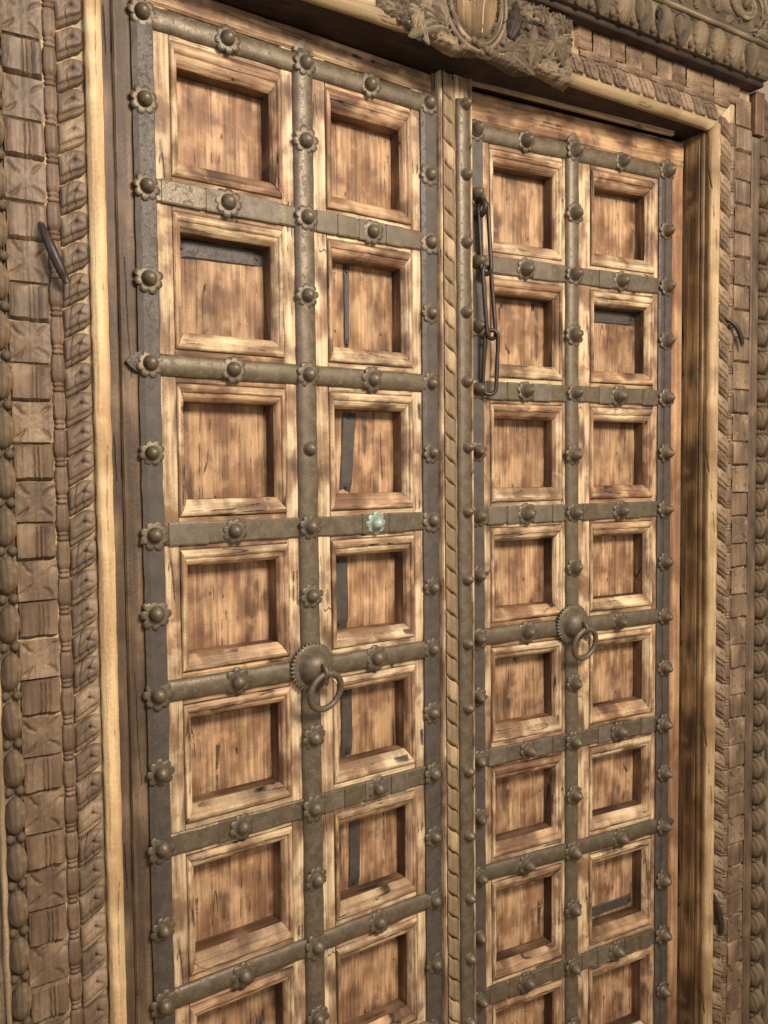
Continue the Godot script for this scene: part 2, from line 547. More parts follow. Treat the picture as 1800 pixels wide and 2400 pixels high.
func spindle(s: int) -> ArrayMesh:
	var st := st_new()
	var pr := [[-0.030, 0.0055], [-0.0285, 0.0085], [-0.0245, 0.0088], [-0.023, 0.0058], [-0.0215, 0.0058], [-0.020, 0.0085], [-0.0165, 0.0086], [-0.015, 0.0060], [-0.0135, 0.0092], [-0.004, 0.0106], [0.010, 0.0108], [0.022, 0.0100], [0.0285, 0.0090], [0.0300, 0.0055]]
	var o := off()
	var n := 10
	for j in pr.size() - 1:
		for i in n:
			for k in [[0, 0], [0, 1], [1, 1], [0, 0], [1, 1], [1, 0]]:
				var a: float = PI * (1.0 - float(i + k[0]) / n)
				var q: Array = pr[j + k[1]]
				var rr: float = q[1] * (1.0 + 0.06 * sin(a * 2.0 + s))
				st.set_color(Color(1.02, 0.95, 0.91))
				st.set_uv(Vector2(a * 0.012, q[0]) * UVS + o)
				st.add_vertex(Vector3(cos(a) * rr, q[0], sin(a) * rr * 0.95))
	return mesh_of(st, M.carved)


func cable_strand(s: int) -> ArrayMesh:
	var st := st_new()
	var o := off()
	var f := func(u: float, v: float) -> Vector3:
		var a := u * 2.0 - 1.0
		var y := (v - 0.5) * 0.0500 - 0.0185 * a + 0.0040 * sin(a * 2.6) + wob.get_noise_2d(a * 3.0, s * 7.0) * 0.0012
		var end := pow(1.0 - pow(absf(2.0 * v - 1.0), 9.0), 0.6)
		var left := smoothstep(0.75, -0.5, a)
		var z := 0.0135 * sqrt(maxf(0.0, 1.0 - a * a * 0.86)) * (1.0 - (1.0 - end) * (0.45 + 0.85 * left))
		return Vector3(a * 0.0165, y, z - 0.003 + wob.get_noise_2d(a * 4.0 + s * 5.0, v * 4.0) * 0.0009)
	grid(st, f, 16, 22, 0, o, Color(1.08, 1.05, 1.01))
	return mesh_of(st, M.ground)


func ball_mesh(rx: float, ry: float, h: float, s: int) -> ArrayMesh:
	var st := st_new()
	var pr := PackedVector2Array()
	for i in 9:
		var t := i / 8.0 * PI / 2 * 1.25 - PI / 8
		pr.append(Vector2(maxf(0.0, cos(t)), sin(t) * h))
	pr[8] = Vector2(0, h)
	lathe(st, pr, 20, Vector3.ZERO, Color(0.98, 0.90, 0.84), Vector2(rx, ry))
	return mesh_of(st, M.dusty)


func egg_mesh() -> ArrayMesh:
	var st := st_new()
	var f := func(u: float, v: float) -> Vector3:
		var t := v * PI
		var a := PI * (1.0 - u)
		var r := sin(t) * (0.80 + 0.20 * cos(t))
		return Vector3(cos(a) * r * 0.031, -cos(t) * 0.040, sin(a) * r * 0.025 + 0.004)
	grid(st, f, 14, 14, 0, off(), Color(0.84, 0.80, 0.76))
	return mesh_of(st, M.dusty)


# ------------------------------------------------------------------ setting
func build_setting() -> void:
	var w := st_new(false)
	sweep(w, box_prof(-1.6, 4.2, -0.45, -0.33), Vector3(0, -0.2, 0), Vector3.UP, Vector3.RIGHT, Vector3.BACK, 4.0, 1)
	var wall := obj(w, M.wall, "wall", self)
	wall.set_meta("kind", "structure")
	wall.set_meta("label", "plain wall behind the carved door frame")
	wall.set_meta("category", "wall")
	var fl := st_new(false)
	sweep(fl, box_prof(-1.6, 4.2, -0.25, -0.004), Vector3(0, 0, 3.5), Vector3.FORWARD, Vector3.RIGHT, Vector3.UP, 3.82, 1)
	var floor_ := obj(fl, M.wall, "floor", self)
	floor_.set_meta("kind", "structure")
	floor_.set_meta("label", "plain stone floor under the door")
	floor_.set_meta("category", "floor")


# ------------------------------------------------------------------ frame
func build_frame() -> void:
	var root := thing("door_frame", "carved wooden door frame with pale rounded bead, rope band and woven block band around both leaves", "door frame")
	var top := OPEN_T
	# left jamb
	var st := st_new(false)
	sweep(st, box_prof(-0.155, 0.0, -0.30, 0.078, 0.003), Vector3(OPEN_L, 0, 0), Vector3.UP, Vector3.RIGHT, Vector3.BACK, top, 40, 0.0006, Color.WHITE, true, 0.0, -1.0)
	var lj := obj(st, M.ground, "jamb", root)
	lj.set_meta("label", "left jamb")
	carve_band(lj, "left", OPEN_L, 0.02, top)
	# right jamb
	st = st_new(false)
	sweep(st, box_prof(0.004, 0.172, -0.30, 0.078, 0.003), Vector3(OPEN_R, 0, 0), Vector3.UP, Vector3.RIGHT, Vector3.BACK, top, 40, 0.0006, Color.WHITE, true, 0.0, 1.0)
	var rj := obj(st, M.ground, "jamb", root)
	rj.set_meta("label", "right jamb")
	carve_band(rj, "right", OPEN_R, 0.02, top)
	# lintel
	st = st_new(false)
	sweep(st, box_prof(-0.175, -0.0135, -0.30, 0.078, 0.003), Vector3(OPEN_L, top, 0), Vector3.RIGHT, Vector3.DOWN, Vector3.BACK, OPEN_R - OPEN_L, 40, 0.0006, Color.WHITE, true, 0.97, -0.97)
	var li := obj(st, M.ground, "lintel", root)
	carve_band(li, "top", top, OPEN_L, OPEN_R)
	# the soffit board, shade put into its dark colour, and the lining of the right reveal
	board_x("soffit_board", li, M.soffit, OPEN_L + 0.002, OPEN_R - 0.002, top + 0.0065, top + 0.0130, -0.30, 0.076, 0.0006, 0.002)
	var lin := st_new(false)
	# across runs towards the room (+z), up is -x
	sweep(lin, PackedVector2Array([Vector2(0.0055, -0.006), Vector2(0.0055, 0.0), Vector2(0.050, 0.0005), Vector2(0.053, -0.004), Vector2(0.056, -0.004), Vector2(0.0575, 0.001), Vector2(0.064, 0.001), Vector2(0.066, -0.003), Vector2(0.078, -0.003), Vector2(0.078, -0.006), Vector2(0.0055, -0.006)]), Vector3(OPEN_R - 0.0005, 0.002, 0), Vector3.UP, Vector3.BACK, Vector3.LEFT, top - 0.001, 50, 0.0008)
	obj(lin, M.lining, "reveal_lining", rj)
	var lin2 := st_new(false)
	sweep(lin2, box_prof(-0.078, 0.30, -0.006, 0.004), Vector3(OPEN_L, 0.002, 0), Vector3.UP, Vector3.FORWARD, Vector3.RIGHT, top - 0.001, 30, 0.0006)
	obj(lin2, M.lining, "reveal_lining", lj)
	# pale strip added for the slit of light over the right leaf
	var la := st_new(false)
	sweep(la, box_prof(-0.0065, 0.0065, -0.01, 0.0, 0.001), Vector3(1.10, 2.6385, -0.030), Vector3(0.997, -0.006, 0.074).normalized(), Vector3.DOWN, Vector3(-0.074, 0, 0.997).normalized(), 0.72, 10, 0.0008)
	obj(la, M.ground, "light_gap_strip", li)
	# iron hooks driven into the frame
	iron_hook(root, Vector3(0.238, 2.150, 0.085), Vector3(0.2435, 2.110, 0.118), Vector3(0.272, 2.056, 0.104), 0.0056)
	iron_hook(root, Vector3(1.948, 2.152, 0.085), Vector3(1.982, 2.136, 0.112), Vector3(1.996, 2.078, 0.106), 0.0048)
	iron_hook(root, Vector3(1.918, 0.588, 0.085), Vector3(1.932, 0.530, 0.112), Vector3(1.938, 0.470, 0.098), 0.0062)


func iron_hook(parent: Node, a: Vector3, b: Vector3, c: Vector3, r: float) -> void:
	var pts := PackedVector3Array()
	for i in 11:
		var t := i / 10.0
		pts.append(a * (1 - t) * (1 - t) + b * 2.0 * t * (1 - t) + c * t * t)
	var st := st_new()
	tube(st, pts, func(t: float) -> float: return r * (0.55 + 0.9 * sin(PI * clampf(0.12 + t * 0.62, 0, 1))) * (1.0 if t < 0.93 else 0.7), 8)
	obj(st, M.black, "iron_hook", parent)


func carve_band(parent: MeshInstance3D, side: String, edge: float, from: float, to: float) -> void:
	var zf := 0.078
	var place := func(mesh: Mesh, called: String, s: float, t: float, z := zf, wide := 1.0) -> void:
		# s: distance out from the opening's edge, t: along the band
		var o: MeshInstance3D
		if side == "left":
			o = put(mesh, called, parent, Vector3(edge - s, t, z))
		elif side == "right":
			o = put(mesh, called, parent, Vector3(edge + s, t, z))
		else:
			o = put(mesh, called, parent, Vector3(t, edge + s, z), -PI / 2)
		o.scale = Vector3(wide, 1, 1)
	var sh: float = {"left": 0.0, "right": 0.013, "top": 0.004}[side]
	var wide: float = {"left": 1.0, "right": 1.10, "top": 1.16}[side]
	# bead
	var r := 0.0140 + sh * 0.15
	var st := st_new()
	var pr := PackedVector2Array()
	for i in 15:
		var a := PI * 1.22 - (PI * 1.44) * i / 14.0
		pr.append(Vector2(cos(a) * r, sin(a) * r))
	var s0 := 0.0120 + sh * 0.35
	if side == "top":
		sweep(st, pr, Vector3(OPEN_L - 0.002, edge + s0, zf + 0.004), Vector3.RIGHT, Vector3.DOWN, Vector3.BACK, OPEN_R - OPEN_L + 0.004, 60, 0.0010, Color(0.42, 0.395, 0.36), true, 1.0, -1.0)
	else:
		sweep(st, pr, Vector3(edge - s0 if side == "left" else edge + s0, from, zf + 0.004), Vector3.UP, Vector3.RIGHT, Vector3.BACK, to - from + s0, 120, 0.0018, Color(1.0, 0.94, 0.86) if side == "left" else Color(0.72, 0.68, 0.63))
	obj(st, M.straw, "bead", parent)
	# rope leaves
	var ra := rng.randf() * 0.02
	var t := from + ra
	var k := 0
	var pitch := 0.0485
	while t < to + (0.040 if side == "top" else 0.035):
		var sc := 0.0485 + sh * 0.9
		if side == "right":
			place.call(K.rope_r[k % 2], "rope_leaf", sc, t, zf, 0.95)
		elif not (side == "top" and (t < 1.40)):
			place.call(K.rope[rng.randi() % 5], "rope_leaf", sc, t, zf, 0.97)
		t += pitch + rng.randf_range(-0.0012, 0.0012)
		k += 1
	# turned spindles
	t = from + 0.02
	k = 0
	while t < to + 0.062:
		if not (side == "top" and t < 1.40):
			place.call(K.spindle[k % 2], "turned_spindle", 0.0795 + sh * 1.05, t)
		t += 0.0605
		k += 1
	# woven blocks and petal blocks in turn
	var h: float = {"left": 0.0633, "right": 0.0702, "top": 0.0550}[side]
	t = {"left": 1.9302 - 0.0316 - 30 * 0.0633, "right": 1.9708 - 0.0375 - 26 * 0.0702, "top": 0.20 + 0.02}[side]
	k = 0
	while t < to + (0.10 if side == "top" else 0.085):
		if not (side == "top" and t < 1.40) and t > from:
			var s1 := 0.1205 + sh * 1.25
			var mesh: Mesh = K.block[rng.randi() % 5] if k % 2 == 0 else K.petal[rng.randi() % 4]
			place.call(mesh, "woven_block" if k % 2 == 0 else "petal_block", s1, t, zf, wide)
			var node: Node3D = parent.get_child(parent.get_child_count() - 1)
			node.scale.y = h / 0.0633 * (0.985 if k % 2 == 0 else 1.0)
			node.scale.z = 0.60 if side == "top" else rng.randf_range(0.52, 0.82)
			node.rotation.z += rng.randf_range(-0.012, 0.012)
			node.rotation.y = rng.randf_range(-0.03, 0.03)
		t += h
		k += 1


# ------------------------------------------------------------------ pilasters
func build_pilasters() -> void:
	var l := thing("carved_pilaster", "outer carved pilaster left of the frame with a column of long drop shaped beads", "pilaster")
	board_y("back_board", l, M.dusty, -0.10, 0.1815, 0.0, 2.95, -0.32, 0.080)
	var fl := st_new()
	sweep(fl, round_prof(0.011, 0.008, 6), Vector3(0.1545, 0, 0.0805), Vector3.UP, Vector3.RIGHT, Vector3.BACK, 2.95, 60, 0.0010)
	obj(fl, M.ground, "fillet", l)
	var y := 0.05
	while y < 2.9:
		put(K.drop, "drop_bead", l, Vector3(0.1740 + rng.randf_range(-0.001, 0.001), y, 0.0815), rng.randf_range(-0.08, 0.08))
		for s in [-1, 1]:
			put(K.bead, "small_bead", l, Vector3(0.1740 + s * 0.0085, y + 0.0395, 0.081))
		y += 0.0772 + rng.randf_range(-0.001, 0.001)
	y = 0.08
	while y < 2.9:   # flowers on the outer board
		flower(l, Vector3(0.118, y, 0.0805), 0.028, M.dusty, 6)
		y += 0.085
	var r := thing("carved_pilaster", "right outer pilaster with a column of round beads and a plain fillet", "pilaster")
	board_y("back_board", r, M.dusty, 2.0645, 2.36, 0.0, 2.772, -0.32, 0.060)
	board_y("fillet", r, M.stile, 2.068, 2.103, 0.0, 2.655, 0.0605, 0.080, 0.0010, 0.003, Color(1.25, 1.2, 1.12))
	board_y("capital_block", r, M.red, 2.0665, 2.106, 2.658, 2.772, 0.0605, 0.092, 0.0008, 0.003, Color(0.42, 0.42, 0.41))
	y = 0.04
	while y < 2.65:
		put(K.ball, "round_bead", r, Vector3(2.1435 + rng.randf_range(-0.001, 0.001), y, 0.0615))
		for s in [-1, 0, 1]:
			put(K.bead, "small_bead", r, Vector3(2.1435 + s * 0.0135, y + 0.0385, 0.064))
		y += 0.0770 + rng.randf_range(-0.0012, 0.0012)
	y = 2.69
	while y < 2.77:
		flower(r, Vector3(2.145, y, 0.0605), 0.030, M.dusty, 8)
		y += 0.06
	var edge := st_new()
	sweep(edge, round_prof(0.012, 0.010, 6), Vector3(2.190, 0, 0.0605), Vector3.UP, Vector3.RIGHT, Vector3.BACK, 2.65, 50, 0.001)
	obj(edge, M.dusty, "rib", r)


func flower(parent: Node, at: Vector3, r: float, mat: Material, petals: int) -> void:
	var key := "flower_%s_%d_%.3f" % [mat.resource_name, petals, r]
	if not K.has(key):
		var st := st_new()
		var f := func(u: float, v: float) -> Vector3:
			var a := u * TAU
			var lobe := absf(cos(a * petals / 2.0))
			var rr := r * v * (0.72 + 0.28 * lobe)
			var z := 0.002 + 0.010 * sin(v * PI) * (0.35 + 0.65 * lobe) + (0.008 * exp(-pow(v / 0.22, 2.0)))
			return Vector3(cos(a) * rr, sin(a) * rr, z if v < 0.99 else -0.001)
		grid(st, f, 48, 9, 0, off(), Color.WHITE, true)
		K[key] = mesh_of(st, mat)
	put(K[key], "carved_flower", parent, at, rng.randf() * 0.6)


# ------------------------------------------------------------------ cornice
func build_cornice() -> void:
	var c := thing("carved_cornice", "heavy dark carved cornice jutting out above the lintel with egg drops and scrolls", "cornice")
	var x0 := 0.17
	var x1 := 2.062
	var y0 := 2.783
	var zf := 0.132
	board_x("cornice_board", c, M.dusty, x0, x1, y0, 3.40, -0.30, zf, 0.001, 0.006, Color(0.75, 0.73, 0.7))
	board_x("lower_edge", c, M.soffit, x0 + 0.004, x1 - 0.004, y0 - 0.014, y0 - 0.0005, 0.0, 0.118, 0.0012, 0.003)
	var x := x0 + 0.035
	while x < x1 - 0.02:
		if x > 1.0:
			put(K.egg[rng.randi() % 4], "egg_drop", c, Vector3(x + rng.randf_range(-0.001, 0.001), y0 + 0.034, zf - 0.004), PI + rng.randf_range(-0.06, 0.06))
			put(K.bead, "small_bead", c, Vector3(x + 0.034, y0 + 0.009, zf + 0.001))
		x += 0.0682
	var rib := st_new()
	sweep(rib, round_prof(0.012, 0.011, 6), Vector3(x0, y0 + 0.082, zf + 0.0005), Vector3.RIGHT, Vector3.DOWN, Vector3.BACK, x1 - x0, 50, 0.0015)
	obj(rib, M.dusty, "rib", c)
	# big scrolls
	var n := 0
	for cx in [1.30, 1.52, 1.74, 1.955]:
		var up := n % 2 == 0
		var cy := y0 + (0.175 if up else 0.165)
		var sgn := 1.0 if up else -1.0
		for w in 3:
			var pts := PackedVector3Array()
			for i in 44:
				var t := i / 43.0
				var a := sgn * (t * TAU * 1.35 + 0.6) + PI * 0.5
				var rr := (0.018 + 0.070 * t) * (1.0 - 0.16 * w)
				pts.append(Vector3(cx + cos(a) * rr * 1.1, cy + sin(a) * rr * 0.88, zf + 0.006 - 0.004 * t - w * 0.002))
			var st := st_new()
			tube(st, pts, func(t: float) -> float: return (0.0100 - 0.0022 * w) * (0.55 + 0.45 * sin(PI * minf(1.0, t * 1.15))), 8)
			obj(st, M.dusty, "scroll", c)
			if w == 1:
				break
		put(K.ball, "scroll_eye", c, Vector3(cx, cy, zf + 0.002)).scale = Vector3(0.4, 0.4, 0.5)
		for q in 5:
			leaf_relief(c, Vector3(cx + 0.105, cy - 0.062 + q * 0.032, zf + 0.001), 0.060, 0.017, 0.5 + q * 0.55 + n * 0.7, 0.013, M.dusty, "acanthus_leaf")
		for q in 4:
			leaf_relief(c, Vector3(cx - 0.075 + q * 0.05, y0 + 0.100 + 0.008 * (q % 2), zf + 0.001), 0.042, 0.013, 0.9 + q * 0.5, 0.010, M.dusty, "acanthus_leaf")
		n += 1


# A pointed leaf with a raised, creased blade; it lies along +x turned by a about z.
func leaf_relief(parent: Node, at: Vector3, length: float, half: float, a: float, h: float, mat: Material, called: String) -> MeshInstance3D:
	var kind := rng.randi() % 3
	var key := "leaf_%s_%.3f_%.3f_%.3f_%d" % [mat.resource_name, length, half, h, kind]
	if not K.has(key):
		var st := st_new()
		var f := func(u: float, v: float) -> Vector3:
			var w := half * pow(sin(PI * pow(u, 0.8)), 0.6) * (1.0 + 0.14 * sin(u * 24.0)) * (1.0 - 0.2 * u)
			var t := v * 2.0 - 1.0
			var z := h * (1.0 - pow(absf(t), 2.2)) * sin(PI * clampf(u * 0.9 + 0.08, 0, 1)) - h * 0.55 * exp(-pow(t / 0.16, 2.0)) * sin(PI * u)
			return Vector3(u * length, t * w + (0.22 * kind - 0.16) * length * u * u, z)
		grid(st, f, 18, 12, 1, off(), Color(0.78, 0.76, 0.73))
		K[key] = mesh_of(st, mat)
	var o := put(K[key], called, parent, at + Vector3(0, 0, rng.randf_range(-0.003, 0.002)), a + rng.randf_range(-0.22, 0.22))
	o.scale = Vector3(rng.randf_range(0.72, 1.12), rng.randf_range(0.8, 1.15), rng.randf_range(0.7, 1.0))
	return o


# ------------------------------------------------------------------ carved ornament over the middle of the lintel
func build_ornament() -> void:
	var o := thing("carved_ornament", "dusty carved block over the middle of the lintel with leaves, flowers and a cracked oval", "carving")
	var x0 := 0.868
	var x1 := 1.378
	var zb := 0.080
	# the back slab with a wavy lower edge
	var st := st_new()
	var f := func(u: float, v: float) -> Vector3:
		var x := lerpf(x0, x1, u)
		var low := 2.622 + 0.006 * absf(sin(u * 9.0)) + 0.026 * exp(-pow(u / 0.10, 2.0)) - 0.004 * sin(u * 21.0) + wob.get_noise_2d(x * 60.0, 4.0) * 0.004
		var y := lerpf(low, 2.775, v)
		var z := zb + 0.014 + 0.013 * (1.0 - pow(minf(1.0, absf(wob.get_noise_2d(x * 34.0, y * 34.0)) * 2.6), 0.8)) + wob.get_noise_2d(x * 80.0, y * 80.0) * 0.0016
		if u < 0.001 or u > 0.999 or v < 0.001:
			z = zb - 0.010
		return Vector3(x, y, z)
	var g := func(u: float, v: float) -> Vector3:
		var k := func(t: float) -> float:
			return t if t <= 0.0 or t >= 1.0 else 0.004 + t * 0.992
		return f.call(k.call(u), k.call(v))
	grid(st, g, 180, 56, 1, off(), Color(0.70, 0.68, 0.65))
	obj(st, M.dusty, "back_slab", o)
	var z := zb + 0.018
	# cracked oval in the middle
	var ov := st_new()
	var pr := PackedVector2Array()
	for i in 12:
		var t := i / 11.0 * PI / 2
		pr.append(Vector2(cos(t), sin(t)))
	pr[11].x = 0
	var uo := off()
	var bulge := func(u: float, v: float) -> Vector3:
		var a := u * TAU
		var r := v
		var zz := 0.028 * sqrt(maxf(0.0, 1.0 - r * r)) + wob.get_noise_2d(cos(a) * r * 3.0, sin(a) * r * 3.0) * 0.004
		return Vector3(cos(a) * r * 0.060, sin(a) * r * 0.082, zz)
	grid(ov, bulge, 36, 12, 0, uo, Color(1.0, 0.86, 0.72), true)
	var oval := obj(ov, M.dusty, "cracked_oval", o, Vector3(1.098, 2.735, z - 0.004))
	for cdef in [[Vector2(0.010, 0.055), Vector2(0.016, 0.02), Vector2(0.005, -0.03), Vector2(0.012, -0.07)], [Vector2(-0.030, 0.03), Vector2(-0.022, 0.0), Vector2(-0.028, -0.02)]]:
		var cp := PackedVector3Array()
		for q in cdef:
			var e := Vector2(q.x / 0.060, q.y / 0.082)
			cp.append(Vector3(q.x, q.y, 0.0288 * sqrt(maxf(0.0, 1.0 - e.length_squared()))))
		var cs := st_new()
		tube(cs, cp, func(_t: float) -> float: return 0.0020, 6)
		obj(cs, M.ground, "filled_crack", oval)
	# rims round the oval
	for w in 2:
		var pts := PackedVector3Array()
		for i in 40:
			var a := PI * 0.62 + PI * 1.75 * i / 39.0
			pts.append(Vector3(1.098 + cos(a) * (0.069 + 0.014 * w), 2.735 + sin(a) * (0.092 + 0.013 * w), z + 0.004 - 0.002 * w))
		var rs := st_new()
		tube(rs, pts, func(t: float) -> float: return 0.0062 * (0.6 + 0.4 * sin(PI * t)), 8)
		obj(rs, M.dusty, "rim", o)
	# foot of the oval, pale crusted knots
	for i in 16:
		var p := Vector3(1.098 + rng.randf_range(-0.032, 0.040), 2.634 + rng.randf_range(-0.006, 0.016), z + rng.randf_range(0.0, 0.010))
		put(K.bead, "crust_knot", o, p).scale = Vector3.ONE * rng.randf_range(0.6, 1.2)
	# leaves that fan out on both sides
	for s in [-1.0, 1.0]:
		for i in 7:
			var a := (-0.35 + i * 0.30) if s > 0 else PI + 0.35 - i * 0.30
			leaf_relief(o, Vector3(1.098 + s * 0.080, 2.658, z + 0.001), 0.092 - 0.004 * i, 0.019, a, 0.012, M.dusty, "carved_leaf")
	for i in 7:
		leaf_relief(o, Vector3(1.255, 2.682, z + 0.003), 0.060, 0.0170, -2.6 + i * 0.62, 0.012, M.dusty, "carved_leaf")
	for i in 6:
		leaf_relief(o, Vector3(1.318, 2.705, z + 0.003), 0.055, 0.015, -1.9 + i * 0.75, 0.010, M.dusty, "carved_leaf")
	for i in 8:
		leaf_relief(o, Vector3(0.955 + 0.012 * (i % 2), 2.665 + 0.008 * (i % 3), z + 0.001), 0.062, 0.016, i * 0.80 + 0.2, 0.011, M.dusty, "carved_leaf")
	for p in [Vector3(1.338, 2.748, z), Vector3(1.283, 2.758, z), Vector3(0.915, 2.700, z), Vector3(1.006, 2.748, z), Vector3(0.902, 2.752, z)]:
		flower(o, p, 0.026, M.dusty, 8)
	# the dark flap leaf right of the oval
	var fl := leaf_relief(o, Vector3(1.186, 2.672, z + 0.008), 0.080, 0.024, 1.25, 0.017, M.soffit, "dark_leaf")
	fl.set_meta("label", "dark smooth leaf")
	for i in 26:
		put(K.bead, "small_bead", o, Vector3(rng.randf_range(x0 + 0.015, x1 - 0.015), rng.randf_range(2.640, 2.770), z + 0.001)).scale = Vector3.ONE * rng.randf_range(0.5, 1.0)


# ------------------------------------------------------------------ door leaves
func coffer(root: Node3D, x0: float, x1: float, y0: float, y1: float, repair := "") -> void:
	var depth := 0.048
	var wv := 0.0185 + rng.randf_range(-0.001, 0.001)
	var wh := 0.033 + rng.randf_range(-0.003, 0.004)      # the upper member
	var wl := 0.033 + rng.randf_range(-0.004, 0.003)      # the lower member
	# the panel, split by a joint now and then
	var joint := rng.randf_range(0.3, 0.7) if rng.randf() < 0.22 else -1.0
	var so := rng.randf() * 90.0
	var st := st_new()
	var pf := func(u: float, v: float) -> Vector3:
		var x := lerpf(x0 + wv * 0.7, x1 - wv * 0.7, u)
		var y := lerpf(y0 + wl * 0.7, y1 - wh * 0.7, v)
		var z := -depth + wob.get_noise_2d(x * 9.0 + so, y * 7.0) * 0.0018 - 0.0025 * (pow(absf(u - 0.5) * 2.0, 6.0) + pow(absf(v - 0.5) * 2.0, 6.0))
		if joint > 0.0:
			z -= 0.004 * exp(-pow((u - joint - 0.006 * sin(v * 5.0 + so)) / 0.007, 2.0))
		return Vector3(x, y, z)
	grid(st, pf, 64, 10, 0, off(), tint(0.82, 1.12))
	var panel := obj(st, M.panel, "panel", root)
	# four mitred mouldings
	var prof := [[0.0, -0.0030], [0.03, 0.0012], [0.16, 0.0036], [0.34, 0.0040], [0.47, 0.0020], [0.50, -0.0010], [0.55, -0.0012], [0.68, -0.0022], [0.84, -0.0062], [0.96, -0.0125], [1.0, -0.0160]]
	var cor := [Vector2(x0, y0), Vector2(x1, y0), Vector2(x1, y1), Vector2(x0, y1)]
	var inn := [Vector2(x0 + wv, y0 + wl), Vector2(x1 - wv, y0 + wl), Vector2(x1 - wv, y1 - wh), Vector2(x0 + wv, y1 - wh)]
	for s in 4:
		var a: Vector2 = cor[s]
		var b: Vector2 = cor[(s + 1) % 4]
		var ia: Vector2 = inn[s]
		var ib: Vector2 = inn[(s + 1) % 4]
		var mo := rng.randf() * 60.0
		var dz := rng.randf_range(-0.0014, 0.0012)
		var worn := rng.randf_range(0.0, 1.0)
		var mf := func(u: float, v: float) -> Vector3:
			var k := v * 10.0
			var i0 := mini(int(k), 9)
			var r: float = lerpf(prof[i0][0], prof[i0 + 1][0], k - i0)
			var z: float = lerpf(prof[i0][1], prof[i0 + 1][1], k - i0) + dz
			var e := minf(1.0, minf(u, 1.0 - u) * 10.0)
			r = r + wob.get_noise_2d(u * 5.0 + mo, 3.0) * 0.055 * e * sin(PI * clampf(r, 0, 1))
			z += wob.get_noise_2d(u * 6.0 + mo, r * 1.4) * 0.0014 * e - worn * 0.0012 * smoothstep(0.2, 0.5, r)
			var p := a.lerp(b, u).lerp(ia.lerp(ib, u), r)
			return Vector3(p.x, p.y, z)
		var ms := st_new()
		# the arris is rubbed pale in places, whichever way it faces
		var rub := func(u: float, v: float) -> Color:
			var k := exp(-pow((v - 0.30) / 0.13, 2.0)) + 0.8 * exp(-pow((v - 0.92) / 0.06, 2.0))
			var n := smoothstep(-0.15, 0.35, wob.get_noise_2d(u * 7.0 + mo * 3.0, v * 1.5))
			var w := 1.0 + 0.75 * k * n
			return Color(w, w * 0.99, w * 0.97)
		grid(ms, mf, 28, 20, 1 if s % 2 == 0 else 0, off(), tint(0.80, 1.12), false, false, rub)
		var am := mesh_of(ms, timber())
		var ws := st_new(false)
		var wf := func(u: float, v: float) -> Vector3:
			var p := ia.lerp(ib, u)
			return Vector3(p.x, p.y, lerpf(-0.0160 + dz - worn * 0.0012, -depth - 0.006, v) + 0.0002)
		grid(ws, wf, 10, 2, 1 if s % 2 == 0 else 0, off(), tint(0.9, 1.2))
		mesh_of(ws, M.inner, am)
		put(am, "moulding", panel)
	# old repairs: strips of sheet over shrunken boards
	if repair:
		var xi0 := x0 + wv
		var xi1 := x1 - wv
		var yi0 := y0 + wl
		var yi1 := y1 - wh
		var q := PackedVector2Array()
		match repair:
			"top": q = PackedVector2Array([Vector2(xi0, yi1 - 0.040), Vector2(xi1, yi1 - 0.037), Vector2(xi1, yi1), Vector2(xi0, yi1)])
			"slit": q = PackedVector2Array([Vector2(xi0 + 0.050, yi0), Vector2(xi0 + 0.064, yi0), Vector2(xi0 + 0.067, yi1), Vector2(xi0 + 0.049, yi1)])
			"slant": q = PackedVector2Array([Vector2(xi0 + 0.030, yi0), Vector2(xi0 + 0.066, yi0), Vector2(xi0 + 0.080, yi1), Vector2(xi0 + 0.040, yi1)])
			"left": q = PackedVector2Array([Vector2(xi0, yi0), Vector2(xi0 + 0.056, yi0), Vector2(xi0 + 0.055, yi1 - 0.004), Vector2(xi0, yi1)])
			"strip": q = PackedVector2Array([Vector2(xi0 + 0.026, yi0), Vector2(xi0 + 0.060, yi0), Vector2(xi0 + 0.060, yi1), Vector2(xi0 + 0.026, yi1)])
			"wide": q = PackedVector2Array([Vector2(xi0 + 0.042, yi0), Vector2(xi0 + 0.076, yi0), Vector2(xi0 + 0.080, yi1), Vector2(xi0 + 0.046, yi1)])
			"low": q = PackedVector2Array([Vector2(xi0, yi0 + 0.006), Vector2(xi1, yi0 + 0.010), Vector2(xi1, yi0 + 0.040), Vector2(xi0, yi0 + 0.036)])
		var rs := st_new(false)
		var rf := func(u: float, v: float) -> Vector3:
			var p := q[0].lerp(q[1], u).lerp(q[3].lerp(q[2], u), v)
			var rim := u < 0.001 or u > 0.999 or v < 0.001 or v > 0.999
			return Vector3(p.x + wob.get_noise_2d(p.y * 30.0, so) * 0.0012, p.y, -depth - 0.002 if rim else -depth + 0.0032 + wob.get_noise_2d(p.x * 30.0, p.y * 30.0) * 0.0006)
		var rg := func(u: float, v: float) -> Vector3:
			var k := func(t: float) -> float:
				return t if t <= 0.0 or t >= 1.0 else 0.01 + t * 0.98
			return rf.call(k.call(u), k.call(v))
		grid(rs, rg, 8, 8, 0, off(), Color(0.9, 0.9, 0.92))
		for t in [0.08, 0.92]:
			var np := q[0].lerp(q[1], 0.5).lerp(q[3].lerp(q[2], 0.5), t)
			if repair in ["top", "low"]:
				np = q[0].lerp(q[3], 0.5).lerp(q[1].lerp(q[2], 0.5), t)
			lathe(rs, PackedVector2Array([Vector2(0.0034, 0.0), Vector2(0.0030, 0.0016), Vector2(0.0, 0.0022)]), 8, Vector3(np.x, np.y, -depth + 0.003), Color(0.6, 0.55, 0.5))
		obj(rs, M.iron, "repair_strip", panel).set_meta("label", "grey repair strip")


